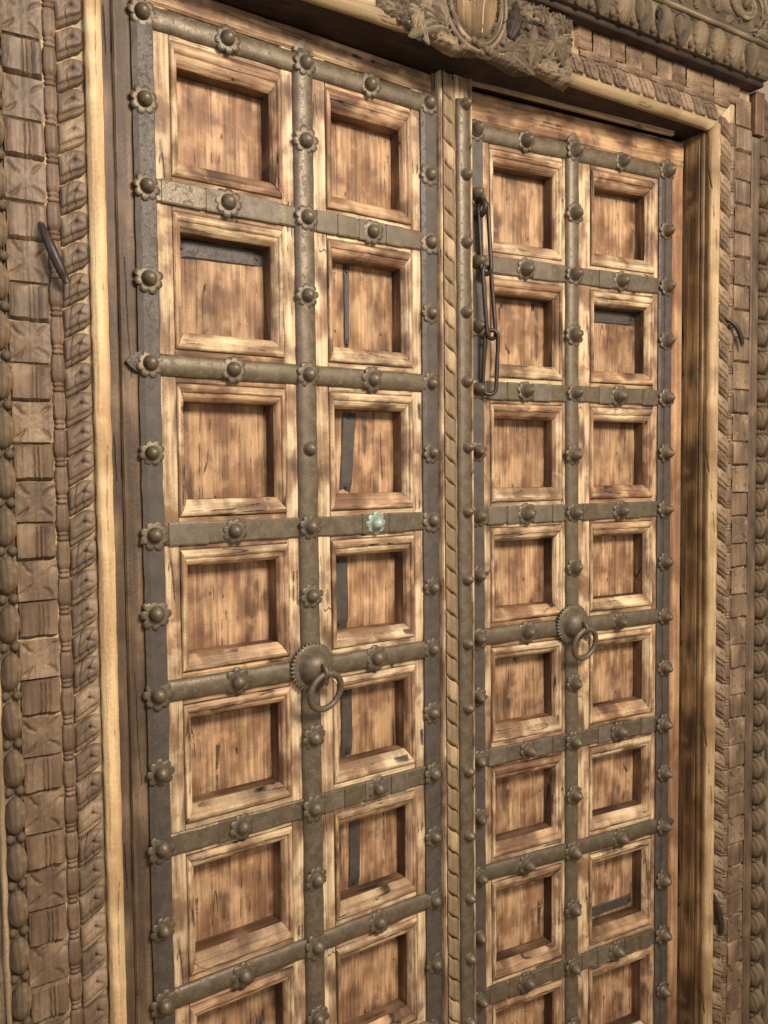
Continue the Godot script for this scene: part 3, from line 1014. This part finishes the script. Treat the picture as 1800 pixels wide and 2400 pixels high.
func boss(root: Node3D, x: float, y: float, z: float, dome: Mesh, kind := 0) -> void:
	if kind == 1:      # the flower plate is lost, only the dome is left
		put(dome, "boss_dome", root, Vector3(x, y, z))
		return
	var plate: Mesh = K.rosette_green if kind == 2 else K.rosette[rng.randi() % 6]
	var p := put(plate, "rosette_boss", root, Vector3(x + rng.randf_range(-0.0015, 0.0015), y + rng.randf_range(-0.0015, 0.0015), z))
	p.rotation = Vector3(rng.randf_range(-0.10, 0.10), rng.randf_range(-0.10, 0.10), rng.randf() * TAU)
	var s := rng.randf_range(0.90, 1.08)
	p.scale = Vector3(s, s, 1.0)
	var d := put(K.dome_green if kind == 2 else dome, "dome", p, Vector3(rng.randf_range(-0.001, 0.001), rng.randf_range(-0.001, 0.001), 0.0030))
	d.rotation = Vector3(rng.randf_range(-0.06, 0.06), rng.randf_range(-0.06, 0.06), 0)
	if kind == 2:
		p.set_meta("label", "pale green rosette boss")


func strap_v(root: Node3D, x: float, w: float, y0: float, y1: float, kind: String, mat: Material) -> void:
	var st := st_new(kind == "round")
	var pr := PackedVector2Array()
	match kind:
		"round": pr = round_prof(w, 0.0125, 10, 0.001)
		"flat": pr = PackedVector2Array([Vector2(-w / 2, -0.004), Vector2(-w / 2, 0.0055), Vector2(-w / 2 + 0.010, 0.0085), Vector2(w / 2 - 0.002, 0.0085), Vector2(w / 2, 0.0065), Vector2(w / 2, -0.004)])
		"ridge": pr = PackedVector2Array([Vector2(-w / 2, -0.004), Vector2(-w / 2, 0.005), Vector2(-w / 2 + 0.006, 0.0075), Vector2(-w * 0.16, 0.0075), Vector2(-w * 0.12, 0.0115), Vector2(w * 0.30, 0.0125), Vector2(w / 2 - 0.004, 0.009), Vector2(w / 2, 0.005), Vector2(w / 2, -0.004)])
	sweep(st, pr, Vector3(x, y0, 0), Vector3.UP, Vector3.RIGHT, Vector3.BACK, y1 - y0, 90, 0.0019)
	obj(st, mat, "strap", root)


func strap_h(root: Node3D, x0: float, x1: float, y: float, w: float, round_: bool, mat: Material) -> void:
	var st := st_new(round_)
	var pr := round_prof(w, 0.0095, 8, 0.0005) if round_ else PackedVector2Array([Vector2(-w / 2, -0.004), Vector2(-w / 2, 0.003), Vector2(-w / 2 + 0.003, 0.005), Vector2(w / 2 - 0.003, 0.005), Vector2(w / 2, 0.003), Vector2(w / 2, -0.004)])
	sweep(st, pr, Vector3(x0, y, 0), Vector3.RIGHT, Vector3.DOWN, Vector3.BACK, x1 - x0, 36, 0.0017, tint(0.88, 1.10))
	obj(st, mat, "strap", root)


func plate_on(root: Node3D, x0: float, x1: float, y: float, w: float, mat: Material) -> void:
	var st := st_new(false)
	sweep(st, PackedVector2Array([Vector2(-w / 2, 0.0), Vector2(-w / 2, 0.0058), Vector2(-w / 2 + 0.003, 0.0066), Vector2(w / 2 - 0.003, 0.0066), Vector2(w / 2, 0.0058), Vector2(w / 2, 0.0)]), Vector3(x0, y, 0), Vector3.RIGHT, Vector3.DOWN, Vector3.BACK, x1 - x0, 5, 0.0005, tint(0.85, 1.15))
	obj(st, mat, "strap_plate", root)


# A flat pointed tip at the end of a strap, pointing along dir.
func strap_tip(root: Node3D, at: Vector3, dir: Vector2, w: float, length: float, mat: Material) -> void:
	var pts := PackedVector2Array()
	var side := Vector2(-dir.y, dir.x)
	for q in [[0.0, -0.5], [0.35, -0.46], [0.7, -0.27], [1.0, 0.0], [0.7, 0.27], [0.35, 0.46], [0.0, 0.5]]:
		pts.append(dir * q[0] * length + side * q[1] * w)
	var st := st_new(false)
	for i in pts.size():
		var a := pts[i]
		var b := pts[(i + 1) % pts.size()]
		var m := dir * length * 0.3
		for q in [Vector3(m.x, m.y, 0.006), Vector3(b.x, b.y, 0.004), Vector3(a.x, a.y, 0.004), Vector3(a.x, a.y, 0.004), Vector3(b.x, b.y, 0.004), Vector3(b.x, b.y, -0.002), Vector3(a.x, a.y, 0.004), Vector3(b.x, b.y, -0.002), Vector3(a.x, a.y, -0.002)]:
			st.set_color(Color.WHITE)
			st.set_uv(Vector2(q.x, q.y) * 3.0)
			st.add_vertex(q)
	obj(st, mat, "strap_tip", root, at)


func ring_handle(root: Node3D, x: float, y: float, swing: float) -> void:
	var st := st_new(false)
	var n := 144
	for ring in 3:
		for i in n:
			for k in [[0, 0], [1, 0], [1, 1], [0, 0], [1, 1], [0, 1]]:
				var a: float = TAU * ((i + k[1]) % n) / n
				var tooth: float = 0.047 if ((i + k[1]) % 4) < 2 else 0.0515
				var rad: float = [tooth, tooth, 0.043, 0.020][ring + k[0]]
				var z: float = [-0.002, 0.0035, 0.0060, 0.0085][ring + k[0]]
				st.set_color(Color.WHITE)
				st.set_uv(Vector2(cos(a), sin(a)) * rad * 3.0)
				st.add_vertex(Vector3(cos(a) * rad, sin(a) * rad, z))
	var plate := obj(st, M.brass, "ring_handle", root, Vector3(x, y, 0.0115))
	var ds := st_new()
	var pr := PackedVector2Array([Vector2(0.0355, 0.003), Vector2(0.0365, 0.006), Vector2(0.0335, 0.0085)])
	for i in range(1, 8):
		var t := i / 7.0 * PI / 2
		pr.append(Vector2(0.0325 * cos(t), 0.0085 + 0.027 * sin(t)))
	pr[pr.size() - 1].x = 0.0
	lathe(ds, pr, 28)
	obj(ds, M.brass, "dome", plate)
	var ls := st_new()
	var lp := PackedVector3Array()
	for i in 15:
		var a := -0.5 + 3.6 * i / 14.0
		lp.append(Vector3(0.004, -0.004 + 0.013 * cos(a), 0.036 + 0.015 * sin(a)))
	tube(ls, lp, func(_t: float) -> float: return 0.0042, 8)
	obj(ls, M.brass, "staple", plate)
	var lf := leaf_relief(plate, Vector3(0.006, -0.010, 0.036), 0.034, 0.012, -0.9, 0.006, M.brass, "keeper_leaf")
	lf.rotation.y = 0.2
	var rs := st_new()
	var rp := PackedVector3Array()
	for i in 40:
		var a := TAU * i / 40.0
		rp.append(Vector3(cos(a) * 0.0385, sin(a) * 0.0385, 0.0))
	tube(rs, rp, func(t: float) -> float: return 0.0066 + 0.0006 * sin(t * TAU * 2.0), 12, true)
	var ring := obj(rs, M.brass, "ring", plate, Vector3(0.010, -0.045, 0.036))
	ring.rotation = Vector3(0.20, 0.12, swing)


func build_left_leaf() -> void:
	var d := thing("door_leaf", "left door leaf with flat grey left strap and the studded meeting bar", "door", Vector3(0.33, 0, 0.0051))
	d.rotation.y = deg_to_rad(3.534)
	var rows := [2.566, 2.263, 1.950, 1.640, 1.347, 1.057, 0.760, 0.455, 0.150]
	var top := 2.636
	board_y("stile", d, M.stile, 0.010, 0.0463, 0.006, top, -0.055, 0.0, 0.0008, 0.003)
	board_y("stile", d, M.stile, 0.0478, 0.0985, 0.006, top, -0.055, -0.0008, 0.0008, 0.003, Color(1.05, 1.02, 1.0))
	board_y("stile", d, M.front, 0.0990, 0.1497, 0.006, 2.590, -0.055, -0.0004, 0.0008, 0.002, Color(0.86, 0.84, 0.82))
	board_y("stile", d, M.front, 0.3773, 0.4797, 0.006, 2.590, -0.055, 0.0, 0.0014, 0.003)
	board_y("stile", d, M.front, 0.6973, 0.7590, 0.006, 2.590, -0.055, 0.0, 0.0014, 0.003, Color(0.92, 0.9, 0.9))
	board_x("rail", d, M.front, 0.0995, 0.7560, 2.592, top, -0.055, 0.001, 0.0012, 0.004, Color(0.86, 0.80, 0.76))
	leaf_field(d, rows, [[0.1503, 0.3767], [0.4803, 0.6967]], 2.590, {"0-2": "top", "1-2": "slit", "1-3": "slant", "1-4": "left", "1-5": "strip", "1-6": "wide"})
	# straps: uprights lie over the cross straps
	var cols := [0.0988, 0.4250, 0.7434]
	for i in rows.size():
		var rnd: bool = i in [0, 2, 4, 6, 7]
		strap_h(d, 0.085, 0.752, rows[i], 0.041, rnd, M.brass)
		if not rnd:
			for q in [[0.128, 0.205], [0.214, 0.262], [0.268, 0.365], [0.452, 0.500], [0.503, 0.548], [0.556, 0.622], [0.626, 0.672]]:
				if rng.randf() < 0.8:
					plate_on(d, q[0], q[1], rows[i], 0.0425, M.plate if rng.randf() < 0.6 else M.brass)
	strap_v(d, cols[0], 0.039, 0.02, 2.585, "flat", M.iron)
	strap_v(d, cols[1], 0.046, 0.02, 2.592, "round", M.brass)
	strap_v(d, cols[2], 0.043, 0.02, 2.585, "flat", M.iron)
	strap_tip(d, Vector3(0.425, 2.585, 0.006), Vector2(0, 1), 0.046, 0.028, M.brass)
	strap_tip(d, Vector3(0.083, 1.952, 0.004), Vector2(-1, 0), 0.036, 0.028, M.iron)
	for c in 3:
		var zt: float = [0.0085, 0.0130, 0.0085][c]
		for i in rows.size():
			if c == 1 and i == 4:
				ring_handle(d, 0.4235, 1.352, 0.0)
			else:
				boss(d, cols[c], rows[i], zt, K.dome)
			if i < rows.size() - 1:
				var y: float = (rows[i] + rows[i + 1]) / 2 + rng.randf_range(-0.006, 0.006)
				boss(d, cols[c], y if not (c == 1 and i == 2) else 1.800, zt, K.dome, 1 if c == 1 and i == 2 else 0)
	for i in rows.size():
		for x in [0.2575, 0.5860]:
			boss(d, x + rng.randf_range(-0.004, 0.004), rows[i], 0.0098 if i in [0, 2, 4, 6, 7] else 0.0070, K.dome, 2 if i == 3 and x > 0.5 else 0)
	# the meeting bar
	var ab := st_new(false)
	sweep(ab, PackedVector2Array([Vector2(0.7640, 0.0), Vector2(0.7640, 0.017), Vector2(0.7660, 0.0215), Vector2(0.7700, 0.0215), Vector2(0.7715, 0.0185), Vector2(0.8030, 0.0185), Vector2(0.8050, 0.0235), Vector2(0.8450, 0.0235), Vector2(0.8465, 0.0295), Vector2(0.8505, 0.0295), Vector2(0.8525, 0.026), Vector2(0.8525, -0.020), Vector2(0.7600, -0.020), Vector2(0.7600, 0.0), Vector2(0.7640, 0.0)]), Vector3(0, 0.006, 0), Vector3.UP, Vector3.RIGHT, Vector3.BACK, 2.642, 80, 0.0016, Color(0.90, 0.88, 0.86))
	var bar := obj(ab, M.front, "meeting_bar", d)
	var y := 0.035
	while y < 2.62:
		put(K.strand[rng.randi() % 3], "cable_strand", bar, Vector3(0.7873, y, 0.0222))
		y += 0.0505 + rng.randf_range(-0.001, 0.001)
	var bs := st_new()
	sweep(bs, round_prof(0.039, 0.011, 10, 0.001), Vector3(0.8252, 0.01, 0.0237), Vector3.UP, Vector3.RIGHT, Vector3.BACK, 2.575, 60, 0.0008)
	obj(bs, M.brass, "brass_strip", bar)
	y = 2.5748
	while y > 0.03:
		put(K.stud, "stud", bar, Vector3(0.8265 + rng.randf_range(-0.0015, 0.0015), y, 0.0345))
		y -= 0.1508 + rng.randf_range(-0.006, 0.006)


func leaf_field(d: Node3D, rows: Array, cols: Array, top: float, repairs: Dictionary) -> void:
	var m := 0.0310
	for c in cols.size():
		var x0: float = cols[c][0]
		var x1: float = cols[c][1]
		board_x("rail", d, timber(), x0, x1, rows[0] - m, top - 0.0005, -0.055, -0.0012, 0.0017, 0.003, tint(0.82, 1.05))
		for i in range(1, rows.size()):
			board_x("rail", d, timber(), x0, x1, maxf(0.004, rows[i] - m), rows[i] + m, -0.055, -0.0012, 0.0017, 0.0025, tint(0.84, 1.08))
			coffer(d, x0, x1, rows[i] + m + 0.0004, rows[i - 1] - m - 0.0004, repairs.get("%d-%d" % [c, i], ""))
		var last: float = rows[rows.size() - 1] - m
		if last > 0.06:
			board_x("rail", d, timber(), x0, x1, 0.006, last - 0.001, -0.055, -0.0012, 0.0017, 0.0025, tint())


func build_right_leaf() -> void:
	var d := thing("door_leaf", "right door leaf, farther away, with a red brown edge board beside the jamb", "door", Vector3(1.93, 0, 0.004))
	d.rotation.y = deg_to_rad(-4.196)
	var rows := [2.539, 2.238, 1.943, 1.645, 1.354, 1.059, 0.773, 0.466, 0.160]
	var top := 2.630
	board_y("stile", d, M.front, -0.8300, -0.6783, 0.006, 2.560, -0.055, 0.0, 0.0014, 0.003, Color(0.85, 0.80, 0.78))
	board_y("stile", d, M.front, -0.4617, -0.3703, 0.006, 2.560, -0.055, 0.0, 0.0014, 0.003, Color(0.95, 0.93, 0.9))
	board_y("stile", d, M.front, -0.1527, -0.0855, 0.006, 2.560, -0.055, 0.0, 0.0014, 0.003, Color(0.85, 0.78, 0.74))
	board_y("edge_board", d, M.red, -0.0848, -0.0472, 0.006, 2.560, -0.055, 0.002, 0.0009, 0.004)
	board_x("rail", d, M.front, -0.8300, -0.0472, 2.562, top, -0.055, 0.001, 0.0012, 0.004, Color(0.72, 0.60, 0.52))
	leaf_field(d, rows, [[-0.6777, -0.4623], [-0.3697, -0.1533]], 2.560, {"1-2": "top", "1-7": "low"})
	var cols := [-0.7214, -0.4325, -0.1160]
	for i in rows.size():
		var rnd: bool = i in [0, 4, 6]
		strap_h(d, -0.742, -0.098, rows[i], 0.041, rnd, M.brass)
		if not rnd:
			for q in [[-0.690, -0.640], [-0.632, -0.600], [-0.555, -0.500], [-0.495, -0.462], [-0.398, -0.352], [-0.345, -0.305], [-0.250, -0.200], [-0.195, -0.150]]:
				if rng.randf() < 0.6:
					plate_on(d, q[0], q[1], rows[i], 0.0425, M.plate if rng.randf() < 0.6 else M.brass)
	strap_v(d, cols[0], 0.040, 0.02, 2.555, "flat", M.iron)
	strap_v(d, cols[1], 0.041, 0.02, 2.562, "round", M.brass)
	strap_v(d, cols[2], 0.047, 0.02, 2.555, "ridge", M.iron)
	strap_tip(d, Vector3(-0.4325, 2.555, 0.006), Vector2(0, 1), 0.041, 0.030, M.brass)
	strap_tip(d, Vector3(-0.098, 0.775, 0.004), Vector2(1, 0), 0.030, 0.028, M.iron)
	for c in 3:
		var zt: float = [0.0085, 0.0130, 0.0120][c]
		for i in rows.size():
			if c == 1 and i == 4:
				ring_handle(d, -0.4380, 1.362, 0.4)
			else:
				boss(d, cols[c], rows[i], zt, K.cone)
			if i < rows.size() - 1:
				boss(d, cols[c], (rows[i] + rows[i + 1]) / 2 + rng.randf_range(-0.006, 0.006), zt, K.cone, 1 if c == 0 and i > 5 else 0)
	for i in rows.size():
		for x in [-0.578, -0.2748]:
			boss(d, x + rng.randf_range(-0.004, 0.004), rows[i], 0.0098 if i in [0, 4, 6] else 0.0070, K.cone)


func build_chain() -> void:
	var at := Vector3(1.93, 0, 0.004)
	var basis_ := Basis(Vector3.UP, deg_to_rad(-4.196))
	var c := thing("door_chain", "black wrought iron chain of three long links hanging beside the meeting bar", "chain", at)
	c.basis = basis_
	var st := st_new()
	var sp := PackedVector3Array([Vector3(-0.722, 2.372, 0.0), Vector3(-0.722, 2.376, 0.022), Vector3(-0.721, 2.370, 0.038), Vector3(-0.720, 2.357, 0.044), Vector3(-0.720, 2.344, 0.038), Vector3(-0.721, 2.338, 0.022), Vector3(-0.722, 2.340, 0.0)])
	tube(st, sp, func(_t: float) -> float: return 0.0065, 8)
	obj(st, M.black, "staple", c)
	# each link: centre top, centre bottom, half width, its sideways direction
	for q in [[Vector3(-0.7205, 2.366, 0.034), Vector3(-0.7110, 2.205, 0.034), 0.0115, Vector3(0.55, 0, 0.83)], [Vector3(-0.7115, 2.222, 0.034), Vector3(-0.6970, 2.058, 0.034), 0.0145, Vector3(0.97, 0, -0.25)], [Vector3(-0.6985, 2.078, 0.036), Vector3(-0.7000, 1.930, 0.026), 0.0155, Vector3(0.93, 0, 0.36)]]:
		var a: Vector3 = q[0]
		var b: Vector3 = q[1]
		var hw: float = q[2]
		var dn := (b - a).normalized()
		var sd: Vector3 = (q[3] - dn * dn.dot(q[3])).normalized()
		var lp := PackedVector3Array()
		for i in 10:
			var g := PI * i / 9.0
			lp.append(a + dn * hw - dn * sin(g) * hw + sd * cos(g) * hw)
		for i in 10:
			var g := PI * i / 9.0
			lp.append(b - dn * hw + dn * sin(g) * hw - sd * cos(g) * hw * 1.05)
		var ls := st_new()
		tube(ls, lp, func(_t: float) -> float: return 0.0050, 8, true)
		obj(ls, M.black, "chain_link", c)
